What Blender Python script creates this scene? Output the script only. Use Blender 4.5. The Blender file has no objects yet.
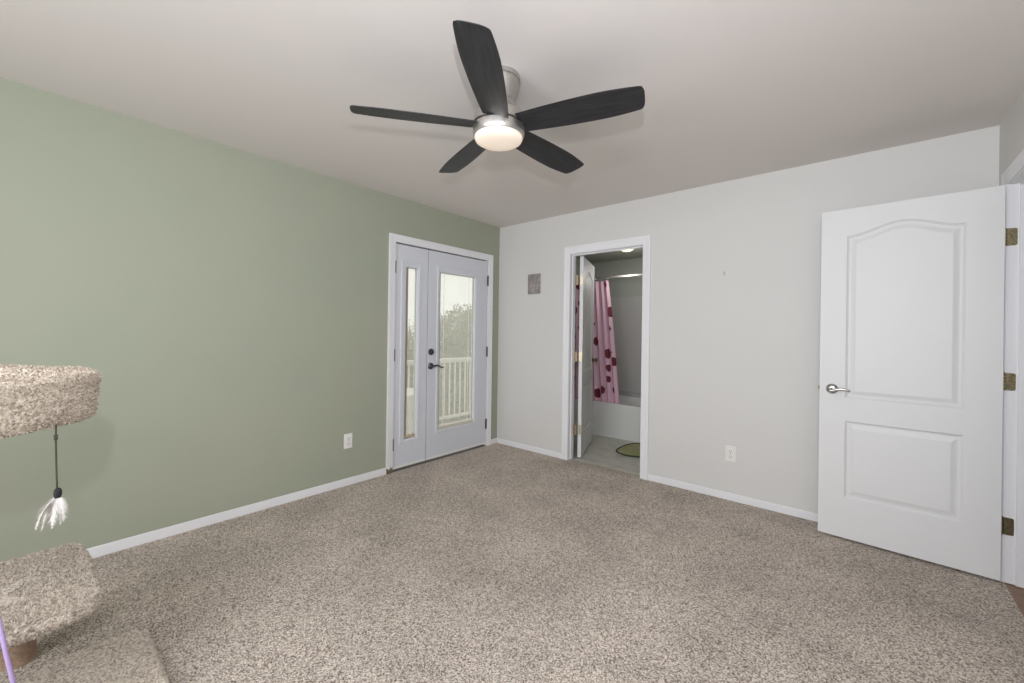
import bpy, bmesh, math, random
import numpy as np
from mathutils import Vector, Matrix
random.seed(7); rng = np.random.default_rng(7)
S = bpy.context.scene
COL = S.collection
PI = math.pi

# ------------------------------------------------------------------ camera
F_PX, PPX, PPY = 414.76, 1.31, -9.31
yaw, pitch, roll = 0.7021, 0.0011, 0.0142
Fv = Vector((-math.sin(yaw)*math.cos(pitch), math.cos(yaw)*math.cos(pitch), math.sin(pitch)))
R0 = Vector((math.cos(yaw), math.sin(yaw), 0)); U0 = R0.cross(Fv)
Rv = R0*math.cos(roll) + U0*math.sin(roll); Uv = U0*math.cos(roll) - R0*math.sin(roll)
cd = bpy.data.cameras.new('camera'); cam = bpy.data.objects.new('camera', cd); COL.objects.link(cam)
M3 = Matrix((Rv, Uv, -Fv)).transposed()
cam.matrix_world = Matrix.Translation((3.1737, -3.4887, 1.2509)) @ M3.to_4x4()
cd.sensor_fit = 'HORIZONTAL'; cd.sensor_width = 36; cd.lens = F_PX*36/1024
cd.shift_x = -PPX/1024; cd.shift_y = PPY/1024; cd.clip_start = 0.02
S.camera = cam

# ------------------------------------------------------------------ world, lights, exposure
S.view_settings.view_transform = 'Standard'; S.view_settings.look = 'None'
S.view_settings.gamma = 1; S.view_settings.use_curve_mapping = False
S.view_settings.exposure = 0.09
w = bpy.data.worlds.new('overcast_sky'); S.world = w; w.use_nodes = True
wb = w.node_tree.nodes['Background']; wb.inputs[0].default_value = (0.97, 0.98, 1.0, 1); wb.inputs[1].default_value = 1.2
S.cycles.max_bounces = 12; S.cycles.diffuse_bounces = 8; S.cycles.transparent_max_bounces = 16
S.cycles.use_denoising = True
try: S.cycles.denoiser = 'OPENIMAGEDENOISE'
except Exception: pass

def area(name, loc, target, sx, sy, power, color=(1, 1, 1), shape='RECTANGLE'):
    d = bpy.data.lights.new(name, 'AREA'); d.shape = shape; d.size = sx
    if shape == 'RECTANGLE': d.size_y = sy
    d.energy = power; d.color = color
    o = bpy.data.objects.new(name, d); COL.objects.link(o); o.location = loc
    o.rotation_euler = (Vector(target) - Vector(loc)).to_track_quat('-Z', 'Y').to_euler()
    return o
# fill light added behind the photographer, set in an unseen added window
area('added_rear_fill', (2.15, -5.22, 1.5), (2.6, 0, 1.2), 1.75, 1.5, 60, (0.955, 0.98, 1.03))
# the flash's second head, turned up to bounce off the ceiling behind the camera
area('bounce_flash', (3.3, -3.95, 1.72), (3.1, -3.4, 2.44), 0.12, 0.12, 20, (0.92, 0.985, 1.08), 'DISK')
# the photographer's flash, just above the camera, and its bounce off the ceiling behind
area('camera_flash', (3.22, -3.54, 1.52), (1.5, -1.2, 1.55), 0.05, 0.05, 20, (0.955, 0.985, 1.035), 'DISK')

# ------------------------------------------------------------------ materials
def mat(name, color, rough=0.6, metal=0.0, noise=None, bump=None, spec=0.5, emit=None, estr=0):
    """noise=(scale, colour2, lo, hi)  bump=(scale, strength, distance)"""
    m = bpy.data.materials.new(name); m.use_nodes = True
    nt = m.node_tree; b = nt.nodes['Principled BSDF']
    b.inputs['Base Color'].default_value = (*color, 1); b.inputs['Roughness'].default_value = rough
    b.inputs['Metallic'].default_value = metal; b.inputs['Specular IOR Level'].default_value = spec
    tc = nt.nodes.new('ShaderNodeTexCoord')
    if noise:
        n = nt.nodes.new('ShaderNodeTexNoise'); n.inputs['Scale'].default_value = noise[0]; n.inputs['Detail'].default_value = 4
        r = nt.nodes.new('ShaderNodeValToRGB')
        r.color_ramp.elements[0].position = noise[2]; r.color_ramp.elements[1].position = noise[3]
        r.color_ramp.elements[0].color = (*color, 1); r.color_ramp.elements[1].color = (*noise[1], 1)
        nt.links.new(tc.outputs['Object'], n.inputs['Vector']); nt.links.new(n.outputs['Fac'], r.inputs['Fac'])
        nt.links.new(r.outputs['Color'], b.inputs['Base Color'])
    if bump:
        n2 = nt.nodes.new('ShaderNodeTexNoise'); n2.inputs['Scale'].default_value = bump[0]; n2.inputs['Detail'].default_value = 3
        bp = nt.nodes.new('ShaderNodeBump'); bp.inputs['Strength'].default_value = bump[1]; bp.inputs['Distance'].default_value = bump[2]
        nt.links.new(tc.outputs['Object'], n2.inputs['Vector']); nt.links.new(n2.outputs['Fac'], bp.inputs['Height'])
        nt.links.new(bp.outputs['Normal'], b.inputs['Normal'])
    if emit:
        b.inputs['Emission Color'].default_value = (*emit, 1); b.inputs['Emission Strength'].default_value = estr
    return m

def carpet_mat(name, dark, mid, light, scale, bumpd=0.004, patch=0.12):
    m = bpy.data.materials.new(name); m.use_nodes = True; nt = m.node_tree; L = nt.links.new
    b = nt.nodes['Principled BSDF']; b.inputs['Roughness'].default_value = 0.95; b.inputs['Specular IOR Level'].default_value = 0.1
    tc = nt.nodes.new('ShaderNodeTexCoord')
    n0 = nt.nodes.new('ShaderNodeTexNoise'); n0.inputs['Scale'].default_value = scale*1.3; n0.inputs['Detail'].default_value = 1
    w_ = nt.nodes.new('ShaderNodeVectorMath'); w_.operation = 'MULTIPLY_ADD'; w_.inputs[1].default_value = (0.006, 0.006, 0.006)
    L(tc.outputs['Object'], n0.inputs['Vector']); L(n0.outputs['Color'], w_.inputs[0]); L(tc.outputs['Object'], w_.inputs[2])
    n = nt.nodes.new('ShaderNodeTexVoronoi'); n.inputs['Scale'].default_value = scale
    sc_ = nt.nodes.new('ShaderNodeSeparateColor')
    r = nt.nodes.new('ShaderNodeValToRGB'); e = r.color_ramp.elements
    e[0].position = 0.05; e[0].color = (*dark, 1); e[1].position = 0.95; e[1].color = (*light, 1)
    k = e.new(0.45); k.color = (*mid, 1)
    L(w_.outputs[0], n.inputs['Vector']); L(n.outputs['Color'], sc_.inputs[0]); L(sc_.outputs[0], r.inputs['Fac'])
    # trodden pile: broad tone patches
    n2 = nt.nodes.new('ShaderNodeTexNoise'); n2.inputs['Scale'].default_value = 2.3; n2.inputs['Detail'].default_value = 3
    mr = nt.nodes.new('ShaderNodeMapRange'); mr.inputs[1].default_value = 0.3; mr.inputs[2].default_value = 0.7
    mr.inputs[3].default_value = 1 - patch; mr.inputs[4].default_value = 1 + patch
    mx = nt.nodes.new('ShaderNodeVectorMath'); mx.operation = 'SCALE'
    L(tc.outputs['Object'], n2.inputs['Vector']); L(n2.outputs['Fac'], mr.inputs[0])
    L(r.outputs['Color'], mx.inputs[0]); L(mr.outputs[0], mx.inputs['Scale']); L(mx.outputs[0], b.inputs['Base Color'])
    n3 = nt.nodes.new('ShaderNodeTexNoise'); n3.inputs['Scale'].default_value = scale*0.8; n3.inputs['Detail'].default_value = 3
    bp = nt.nodes.new('ShaderNodeBump'); bp.inputs['Strength'].default_value = 0.8; bp.inputs['Distance'].default_value = bumpd
    L(tc.outputs['Object'], n3.inputs['Vector']); L(n3.outputs['Fac'], bp.inputs['Height']); L(bp.outputs['Normal'], b.inputs['Normal'])
    return m

M_green = mat('sage_green_paint', (0.335, 0.363, 0.283), 0.6, noise=(1.3, (0.36, 0.37, 0.292), 0.35, 0.75), bump=(160, 0.12, 0.002), spec=0.3)
M_wall = mat('pale_grey_paint', (0.645, 0.637, 0.620), 0.6, bump=(160, 0.12, 0.002), spec=0.3)
M_ceil = mat('warm_white_ceiling_paint', (0.71, 0.668, 0.642), 0.7, bump=(120, 0.15, 0.002), spec=0.2)
M_trim = mat('white_trim_paint', (0.78, 0.78, 0.80), 0.35)
M_door = mat('white_door_paint', (0.70, 0.70, 0.703), 0.5, noise=None, bump=(40, 0.03, 0.002))
M_fdoor = mat('cool_white_door_paint', (0.64, 0.66, 0.71), 0.4)
M_carpet = carpet_mat('beige_speckled_carpet', (0.115, 0.090, 0.073), (0.42, 0.362, 0.312), (0.76, 0.685, 0.605), 255, 0.0025, 0.13)
M_bathwall = mat('grey_green_bathroom_paint', (0.42, 0.44, 0.39), 0.6)
M_bathfloor = mat('pale_vinyl', (0.55, 0.545, 0.48), 0.35, noise=(9, (0.42, 0.42, 0.36), 0.45, 0.75))
M_hallfloor = mat('brown_laminate', (0.30, 0.17, 0.09), 0.4, noise=(14, (0.20, 0.11, 0.06), 0.4, 0.7))
M_tub = mat('white_acrylic', (0.72, 0.72, 0.70), 0.2)
M_surround = mat('grey_white_surround', (0.50, 0.49, 0.47), 0.35)
M_nickel = mat('brushed_nickel', (0.60, 0.575, 0.545), 0.42, 1.0, noise=(60, (0.5, 0.47, 0.44), 0.3, 0.8))
M_chrome = mat('satin_chrome', (0.55, 0.54, 0.52), 0.22, 1.0)
M_darkmetal = mat('dark_pewter', (0.12, 0.115, 0.115), 0.35, 0.9)
M_black = mat('black_gap', (0.012, 0.012, 0.012), 0.8)
M_brass = mat('antique_brass', (0.23, 0.19, 0.11), 0.42, 0.9, noise=(120, (0.10, 0.085, 0.05), 0.4, 0.7))
M_pbrass = mat('polished_brass', (0.50, 0.42, 0.30), 0.4, 0.8)
M_plastic = mat('white_plastic', (0.78, 0.77, 0.74), 0.35)
M_slot = mat('dark_slot', (0.05, 0.05, 0.05), 0.6)
M_opal = mat('warm_opal_glass', (0.78, 0.70, 0.62), 0.4, emit=(1.0, 0.80, 0.60), estr=0.33)
M_blade = None

def blade_mat():
    m = bpy.data.materials.new('charcoal_wood_grain'); m.use_nodes = True; nt = m.node_tree; L = nt.links.new
    b = nt.nodes['Principled BSDF']; b.inputs['Roughness'].default_value = 0.42
    tc = nt.nodes.new('ShaderNodeTexCoord'); mp = nt.nodes.new('ShaderNodeMapping'); mp.inputs['Scale'].default_value = (6, 90, 10)
    n = nt.nodes.new('ShaderNodeTexNoise'); n.inputs['Scale'].default_value = 1.0; n.inputs['Detail'].default_value = 5; n.inputs['Distortion'].default_value = 0.6
    r = nt.nodes.new('ShaderNodeValToRGB'); e = r.color_ramp.elements
    e[0].position = 0.35; e[0].color = (0.010, 0.010, 0.0115, 1); e[1].position = 0.7; e[1].color = (0.030, 0.030, 0.034, 1)
    L(tc.outputs['Object'], mp.inputs['Vector']); L(mp.outputs[0], n.inputs['Vector']); L(n.outputs['Fac'], r.inputs['Fac'])
    L(r.outputs['Color'], b.inputs['Base Color'])
    return m
M_blade = blade_mat()

def glass_mat(name, haze, tint=(0.97, 0.97, 0.93), gloss=0.06):
    """window pane: clear, with a translucent veil that paints in daylight glare"""
    m = bpy.data.materials.new(name); m.use_nodes = True; nt = m.node_tree; L = nt.links.new
    for n in list(nt.nodes): nt.nodes.remove(n)
    o = nt.nodes.new('ShaderNodeOutputMaterial')
    t = nt.nodes.new('ShaderNodeBsdfTransparent'); t.inputs[0].default_value = (*tint, 1)
    d = nt.nodes.new('ShaderNodeBsdfTranslucent'); d.inputs[0].default_value = (0.9, 0.89, 0.82, 1)
    g = nt.nodes.new('ShaderNodeBsdfGlossy'); g.inputs[1].default_value = 0.05
    m1 = nt.nodes.new('ShaderNodeMixShader'); m1.inputs[0].default_value = haze
    m2 = nt.nodes.new('ShaderNodeMixShader'); m2.inputs[0].default_value = gloss
    L(t.outputs[0], m1.inputs[1]); L(d.outputs[0], m1.inputs[2]); L(m1.outputs[0], m2.inputs[1]); L(g.outputs[0], m2.inputs[2]); L(m2.outputs[0], o.inputs[0])
    return m
M_pane = glass_mat('glare_veiled_glass', 0.26)  # milky share of the pane stands in for glare

# ------------------------------------------------------------------ mesh helpers
def setp(o, label=None, cat=None, kind=None, group=None):
    if label: o['label'] = label
    if cat: o['category'] = cat
    if kind: o['kind'] = kind
    if group: o['group'] = group
    return o

def obj(name, bm, m, parent=None, smooth=False, bevel=0, seg=2):
    me = bpy.data.meshes.new(name); bm.normal_update(); bm.to_mesh(me); bm.free()
    for mm in (m if isinstance(m, (list, tuple)) else [m]): me.materials.append(mm)
    o = bpy.data.objects.new(name, me); COL.objects.link(o)
    if smooth:
        me.shade_smooth()
    if bevel:
        b = o.modifiers.new('bevel', 'BEVEL'); b.width = bevel; b.segments = seg; b.limit_method = 'ANGLE'; b.angle_limit = 0.6
    if parent: o.parent = parent
    return o

def pydata(name, verts, faces, m, parent=None, smooth=False):
    me = bpy.data.meshes.new(name); me.from_pydata([tuple(v) for v in verts], [], [tuple(int(i) for i in f) for f in faces]); me.update()
    for mm in (m if isinstance(m, (list, tuple)) else [m]): me.materials.append(mm)
    if smooth: me.shade_smooth()
    o = bpy.data.objects.new(name, me); COL.objects.link(o)
    if parent: o.parent = parent
    return o

def empty(name, loc, label, cat, group=None, kind=None, rz=0):
    o = bpy.data.objects.new(name, None); COL.objects.link(o); o.location = loc; o.rotation_euler = (0, 0, rz)
    o.empty_display_size = 0.1
    return setp(o, label, cat, kind, group)

def box(bm, a, b):
    x0, y0, z0 = a; x1, y1, z1 = b
    v = [bm.verts.new(p) for p in ((x0, y0, z0), (x1, y0, z0), (x1, y1, z0), (x0, y1, z0), (x0, y0, z1), (x1, y0, z1), (x1, y1, z1), (x0, y1, z1))]
    for f in ((0, 3, 2, 1), (4, 5, 6, 7), (0, 1, 5, 4), (1, 2, 6, 5), (2, 3, 7, 6), (3, 0, 4, 7)): bm.faces.new([v[i] for i in f])
    return bm

def boxes(*ab):
    bm = bmesh.new()
    for a, b in ab: box(bm, a, b)
    return bm

def tube(bm, pts, rad, n=10, caps=True):
    pts = [Vector(p) for p in pts]
    rads = rad if isinstance(rad, (list, tuple)) else [rad]*len(pts)
    rings = []; up = None
    for i, p in enumerate(pts):
        t = (pts[min(i+1, len(pts)-1)] - pts[max(i-1, 0)]).normalized()
        if up is None:
            up = Vector((0, 0, 1)) if abs(t.z) < 0.9 else Vector((1, 0, 0))
        up = (up - t*up.dot(t)).normalized(); s = t.cross(up)
        rings.append([bm.verts.new(p + (up*math.cos(2*PI*k/n) + s*math.sin(2*PI*k/n))*rads[i]) for k in range(n)])
    for a, b in zip(rings, rings[1:]):
        for k in range(n): bm.faces.new((a[k], a[(k+1) % n], b[(k+1) % n], b[k]))
    if caps:
        bm.faces.new(rings[0][::-1]); bm.faces.new(rings[-1])
    return bm

def lathe(bm, prof, c=(0, 0, 0), n=48, axis='z'):
    rings = []
    for r, z in prof:
        ring = []
        if r < 1e-6:
            q = (0, 0, z)
            ring = [bm.verts.new(axis_pt(q, axis, c))]
        else:
            for k in range(n):
                a = 2*PI*k/n
                ring.append(bm.verts.new(axis_pt((r*math.cos(a), r*math.sin(a), z), axis, c)))
        rings.append(ring)
    for a, b in zip(rings, rings[1:]):
        if len(a) == 1 and len(b) == 1: continue
        for k in range(n):
            k2 = (k+1) % n
            if len(a) == 1: bm.faces.new((a[0], b[k2], b[k]))
            elif len(b) == 1: bm.faces.new((a[k], a[k2], b[0]))
            else: bm.faces.new((a[k], a[k2], b[k2], b[k]))
    bmesh.ops.recalc_face_normals(bm, faces=bm.faces)
    return bm

def axis_pt(q, axis, c):
    x, y, z = q
    if axis == 'z': p = (x, y, z)
    elif axis == 'x': p = (z, x, y)
    else: p = (x, z, y)
    return (p[0]+c[0], p[1]+c[1], p[2]+c[2])

def ring_frame(bm, axis_map, o, i, d0, d1):
    """rectangular ring: o, i = (u0,v0,u1,v1); d0..d1 the depth; axis_map(u,v,d)->xyz"""
    def rect(r, d): return [bm.verts.new(axis_map(u, v, d)) for u, v in ((r[0], r[1]), (r[2], r[1]), (r[2], r[3]), (r[0], r[3]))]
    A, B, C_, D = rect(o, d0), rect(i, d0), rect(o, d1), rect(i, d1)
    for k in range(4):
        j = (k+1) % 4
        bm.faces.new((A[k], A[j], B[j], B[k])); bm.faces.new((C_[k], D[k], D[j], C_[j]))
        bm.faces.new((A[k], C_[k], C_[j], A[j])); bm.faces.new((B[k], B[j], D[j], D[k]))
    bmesh.ops.recalc_face_normals(bm, faces=bm.faces)
    return bm

# ------------------------------------------------------------------ room shell
W, H, YF = 3.736, 2.44, -5.20
def struct(name, bm, m, label, cat, **k):
    return setp(obj(name, bm, m, **k), label, cat, 'structure')

struct('floor', boxes(((-0.0, YF, -0.06), (W+0.001, 0.0, 0.0)), ((0.952, 0.0, -0.06), (1.692, 0.05, 0.0))), M_carpet,
       'beige speckled wall to wall bedroom carpet', 'floor')
struct('ceiling', boxes(((-0.14, YF-0.12, H), (W+0.12, 0.1, H+0.08))), M_ceil, 'warm white bedroom ceiling above the fan', 'ceiling')
FY0, FY1, FZ = -1.385, -0.165, 2.055
struct('wall_left', boxes(((-0.14, YF, -0.06), (0, FY0, H)), ((-0.14, FY1, -0.06), (0, 0.0, H)), ((-0.14, FY0, FZ), (0, FY1, H)), ((-0.14, FY0, -0.06), (-0.0, FY1, -0.0))), M_green,
       'sage green painted wall with the glazed double door', 'wall')
BX0, BX1, BZ = 0.934, 1.710, 2.050
struct('wall_back', boxes(((-0.14, 0, -0.06), (BX0, 0.1, H)), ((BX1, 0, -0.06), (W+0.12, 0.1, H)), ((BX0, 0, BZ), (BX1, 0.1, H))), M_wall,
       'pale grey wall with the bathroom doorway', 'wall')
EY0, EY1, EZ = -1.000, -0.194, 2.068
struct('wall_right', boxes(((W, YF, -0.06), (W+0.12, EY0, H)), ((W, EY1, -0.06), (W+0.12, 0.0, H)), ((W, EY0, EZ), (W+0.12, EY1, H))), M_wall,
       'pale grey right wall with the entry doorway', 'wall')
struct('wall_front', boxes(((-0.14, YF-0.12, -0.06), (0.75, YF, H)), ((3.05, YF-0.12, -0.06), (W+0.12, YF, H)), ((0.75, YF-0.12, -0.06), (3.05, YF, 0.75)), ((0.75, YF-0.12, 2.25), (3.05, YF, H))), M_wall,
       'pale grey wall behind the photographer with an added window opening', 'wall')

# baseboards: flat board with eased top
def base_board(name, ab, label):
    struct(name, boxes(*ab), M_trim, label, 'baseboard', bevel=0.004)
base_board('baseboard_left', [((0, YF, 0), (0.012, -1.434, 0.06))], 'white baseboard along the green wall left of the glazed door')
base_board('baseboard_left_corner', [((0, -0.118, 0), (0.012, 0, 0.055))], 'short white baseboard between glazed door and room corner')
base_board('baseboard_back', [((0.012, -0.012, 0), (0.884, 0, 0.055))], 'white baseboard left of the bathroom doorway')
base_board('baseboard_back_long', [((1.765, -0.012, 0), (W, 0, 0.055))], 'white baseboard running from bathroom doorway behind the open door')
base_board('baseboard_right', [((W-0.012, YF, 0), (W, -1.06, 0.055))], 'white baseboard on the right wall near the camera')

# bathroom beyond the doorway
BT = 1.92; BL = 0.10; BR = 1.80; BH = 2.30
struct('floor_bathroom', boxes(((BL, 0.1, -0.06), (BR, BT, -0.004)), ((0.952, 0.05, -0.06), (1.692, 0.1, -0.004))), M_bathfloor, 'pale marbled vinyl bathroom floor', 'floor')
struct('ceiling_bathroom', boxes(((BL, 0.1, BH), (BR, BT+0.1, BH+0.06))), M_bathwall, 'dim bathroom ceiling above the tub', 'ceiling')
struct('wall_bathroom_back', boxes(((BL-0.1, BT, -0.06), (BR+0.1, BT+0.1, BH))), M_bathwall, 'grey green bathroom wall behind the tub', 'wall')
struct('wall_bathroom_left', boxes(((BL-0.1, 0.1, -0.06), (BL, BT, BH))), M_bathwall, 'bathroom side wall behind the open inner door', 'wall')
struct('wall_bathroom_right', boxes(((BR, 0.1, -0.06), (BR+0.1, BT, BH))), M_bathwall, 'bathroom side wall hidden right of the doorway', 'wall')

# hallway beyond the entry door
HX = W + 0.0012
struct('floor_hall', boxes(((HX, EY0-1.2, -0.05), (4.95, 0.6, -0.003))), M_hallfloor, 'brown wood hallway floor past the entry doorway', 'floor')
struct('wall_hall', boxes(((4.95, EY0-1.2, -0.05), (5.05, 0.6, H)), ((W+0.12, 0.6, -0.05), (5.05, 0.7, H)), ((W+0.12, EY0-1.3, -0.05), (5.05, EY0-1.2, H))), M_wall, 'pale hallway walls past the entry doorway', 'wall')
struct('ceiling_hall', boxes(((W+0.12, EY0-1.3, H), (5.05, 0.7, H+0.06))), M_ceil, 'hallway ceiling past the entry doorway', 'ceiling')

# unseen rear window added to hold the fill light: frame and a mullion
bm = bmesh.new(); ring_frame(bm, lambda u, v, d: (u, YF+d, v), (0.69, 0.69, 3.11, 2.31), (0.76, 0.76, 3.04, 2.24), 0.0, 0.015)
ring_frame(bm, lambda u, v, d: (u, YF+d, v), (0.75, 0.75, 3.05, 2.25), (0.79, 0.79, 3.01, 2.21), -0.10, -0.05)
box(bm, (1.88, YF-0.10, 0.79), (1.92, YF-0.05, 2.21))
struct('added_window_1', bm, M_trim, 'white framed window added unseen behind the photographer for fill light', 'window')

# ------------------------------------------------------------------ casings
def casing(name, wall_map, u0, u1, ztop, width_l, width_r, width_t, label, m=M_trim, stain=False):
    """three mitred boards around an opening; profile stepped: thin inner edge, thicker outer band"""
    bm = bmesh.new()
    prof = [(0.0, 0.009), (0.35, 0.012), (0.62, 0.013), (0.72, 0.016), (1.0, 0.016)]
    # path as inner->outer offset
    def corner(t):
        return [(u0-width_l*t, 0), (u0-width_l*t, ztop+width_t*t), (u1+width_r*t, ztop+width_t*t), (u1+width_r*t, 0)]
    loops = [[bm.verts.new(wall_map(u, v, 0)) for u, v in corner(0)]]
    for t, d in prof: loops.append([bm.verts.new(wall_map(u, v, d)) for u, v in corner(t)])
    loops.append([bm.verts.new(wall_map(u, v, 0)) for u, v in corner(1)])
    for a, b in zip(loops, loops[1:]):
        for k in range(3): bm.faces.new((a[k], a[k+1], b[k+1], b[k]))
    bmesh.ops.recalc_face_normals(bm, faces=bm.faces)
    return struct(name, bm, m, label, 'door trim')
LM = lambda u, v, d: (d, u, v)          # left wall
BM = lambda u, v, d: (u, -d, v)         # back wall
RM = lambda u, v, d: (W-d, u, v)        # right wall

# wear at the foot of the glazed door's casing (brown bare wood)
def worn_trim():
    m = mat('white_trim_paint_worn', (0.78, 0.78, 0.80), 0.35); nt = m.node_tree; L = nt.links.new
    b = nt.nodes['Principled BSDF']; tc = nt.nodes.new('ShaderNodeTexCoord'); sp = nt.nodes.new('ShaderNodeSeparateXYZ'); L(tc.outputs['Object'], sp.inputs[0])
    n = nt.nodes.new('ShaderNodeTexNoise'); n.inputs['Scale'].default_value = 45; L(tc.outputs['Object'], n.inputs['Vector'])
    a = nt.nodes.new('ShaderNodeMath'); a.operation = 'MULTIPLY'; a.inputs[1].default_value = 0.09; L(n.outputs['Fac'], a.inputs[0])
    lt = nt.nodes.new('ShaderNodeMath'); lt.operation = 'LESS_THAN'; L(sp.outputs['Z'], lt.inputs[0]); L(a.outputs[0], lt.inputs[1])
    yl = nt.nodes.new('ShaderNodeMath'); yl.operation = 'LESS_THAN'; L(sp.outputs['Y'], yl.inputs[0]); yl.inputs[1].default_value = -1.2
    mu = nt.nodes.new('ShaderNodeMath'); mu.operation = 'MULTIPLY'; L(lt.outputs[0], mu.inputs[0]); L(yl.outputs[0], mu.inputs[1])
    mx = nt.nodes.new('ShaderNodeMix'); mx.data_type = 'RGBA'; L(mu.outputs[0], mx.inputs['Factor'])
    mx.inputs['A'].default_value = (0.78, 0.78, 0.80, 1); mx.inputs['B'].default_value = (0.17, 0.13, 0.09, 1)
    L(mx.outputs['Result'], b.inputs['Base Color'])
    return m
casing('trim_1', LM, -1.368, -0.180, 2.042, 0.066, 0.064, 0.064, 'white casing around the glazed double door, worn at its left foot', worn_trim())
casing('trim_2', BM, 0.950, 1.695, 2.036, 0.066, 0.070, 0.072, 'white casing around the bathroom doorway')
casing('trim_3', RM, -0.985, -0.208, 2.055, 0.062, 0.062, 0.066, 'white casing around the entry doorway beside the open door')

# jambs
struct('trim_4', boxes(((-0.14, FY0, 0), (0, -1.3695, FZ)), ((-0.14, -0.1785, 0), (0, FY1, FZ)), ((-0.14, -1.3695, 2.0405), (0, -0.1785, FZ))), M_trim,
       'white jamb of the glazed double door', 'door frame')
struct('trim_7', boxes(((-0.14, -1.3695, -0.01), (-0.004, -0.1785, 0.003))), mat('gap_shade_sill', (0.05, 0.045, 0.04), 0.5), 'sill strip under the glazed double door, darkened as gap shade', 'door sill')  # sill coloured dark to paint the shaded gap under the leaves
struct('trim_5', boxes(((BX0, 0, 0), (0.952, 0.1, BZ)), ((1.692, 0, 0), (BX1, 0.1, BZ)), ((0.952, 0, 2.032), (1.692, 0.1, BZ)), ((0.952, 0.035, 0), (0.962, 0.07, 2.032)), ((1.682, 0.035, 0), (1.692, 0.07, 2.032)), ((0.962, 0.035, 2.022), (1.682, 0.07, 2.032))), M_trim,
       'white jamb of the bathroom doorway', 'door frame')
JY = -0.2115
struct('trim_6', boxes(((W, JY, 0), (W+0.12, EY1, EZ)), ((W, EY0, 0), (W+0.12, -0.982, EZ)), ((W, -0.982, 2.050), (W+0.12, JY, EZ)),
                       ((W+0.037, JY-0.011, 0), (W+0.075, JY, 2.050)), ((W+0.037, -0.982, 0), (W+0.075, -0.971, 2.050)), ((W+0.037, -0.971, 2.039), (W+0.075, JY-0.011, 2.050))), M_trim,
       'white jamb and door stop of the entry doorway', 'door frame', bevel=0.002)

# ------------------------------------------------------------------ moulded two panel doors
def panel_door_bm(width, height, th, px0, px1, low, up, rise, n=32):
    """local: u along +x from hinge, thickness along -y..0 (front face y=-th), z up"""
    bm = bmesh.new()
    xs = [px0 + (px1-px0)*i/n for i in range(n+1)]
    def bell(s): return 0.5*(1-math.cos(2*PI*min(max(s, 0), 1)))
    for side in (0, 1):
        yb = -th if side == 0 else 0.0; sg = 1 if side == 0 else -1   # sg: inward direction
        def V(x, z, d): return bm.verts.new((x, yb + sg*d, z))
        def quad(*p):
            bm.faces.new([V(*q) for q in p])
        top = lambda x: up[1] + rise*bell((x-px0)/(px1-px0))
        # stiles
        quad((0, 0, 0), (px0, 0, 0), (px0, height, 0), (0, height, 0)); quad((px1, 0, 0), (width, 0, 0), (width, height, 0), (px1, height, 0))
        for i in range(n):
            a, b = xs[i], xs[i+1]
            quad((a, 0, 0), (b, 0, 0), (b, low[0], 0), (a, low[0], 0))
            quad((a, low[1], 0), (b, low[1], 0), (b, up[0], 0), (a, up[0], 0))
            quad((a, top(a), 0), (b, top(b), 0), (b, height, 0), (a, height, 0))
        # moulded panels
        for (z0, z1, rs) in ((low[0], low[1], 0), (up[0], up[1], rise)):
            rows = []
            for ins, dep in ((0, 0), (0.005, 0.0045), (0.012, 0.0100), (0.022, 0.0100), (0.030, 0.008), (0.044, 0.0030), (0.048, 0.002)):
                X = [px0+ins + (px1-px0-2*ins)*i/n for i in range(n+1)]
                tp = [(x, z1-ins + rs*bell(i/n), dep) for i, x in enumerate(X)]
                bt = [(x, z0+ins, dep) for x in X]
                rows.append((bt, tp))
            for (b0, t0), (b1, t1) in zip(rows, rows[1:]):
                for i in range(n):
                    quad(b0[i], b0[i+1], b1[i+1], b1[i]); quad(t0[i], t0[i+1], t1[i+1], t1[i])
                quad(b0[0], b1[0], t1[0], t0[0]); quad(b0[n], b1[n], t1[n], t0[n])
            bt, tp = rows[-1]
            for i in range(n): quad(bt[i], bt[i+1], tp[i+1], tp[i])
    # edges
    for a, b in (((0, 0), (width, 0)), ((width, 0), (width, height)), ((width, height), (0, height)), ((0, height), (0, 0))):
        bm.faces.new([bm.verts.new(p) for p in ((a[0], -th, a[1]), (b[0], -th, b[1]), (b[0], 0, b[1]), (a[0], 0, a[1]))])
    bmesh.ops.remove_doubles(bm, verts=bm.verts, dist=1e-5)
    bmesh.ops.recalc_face_normals(bm, faces=bm.faces)
    return bm

def hinge(parent, name, leaf_a, leaf_b, barrel, m):
    """leaf boxes + barrel (x,y,z0,z1) in parent space, one mesh"""
    bm = bmesh.new()
    if leaf_a: box(bm, *leaf_a)
    if leaf_b: box(bm, *leaf_b)
    x, y, z0, z1 = barrel; h = (z1-z0)/5
    for k in range(5): tube(bm, [(x, y, z0+h*k+0.0008), (x, y, z0+h*(k+1)-0.0008)], 0.0062, 10)
    tube(bm, [(x, y, z1), (x, y, z1+0.004)], 0.004, 8)
    return obj(name, bm, m, parent)

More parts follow.
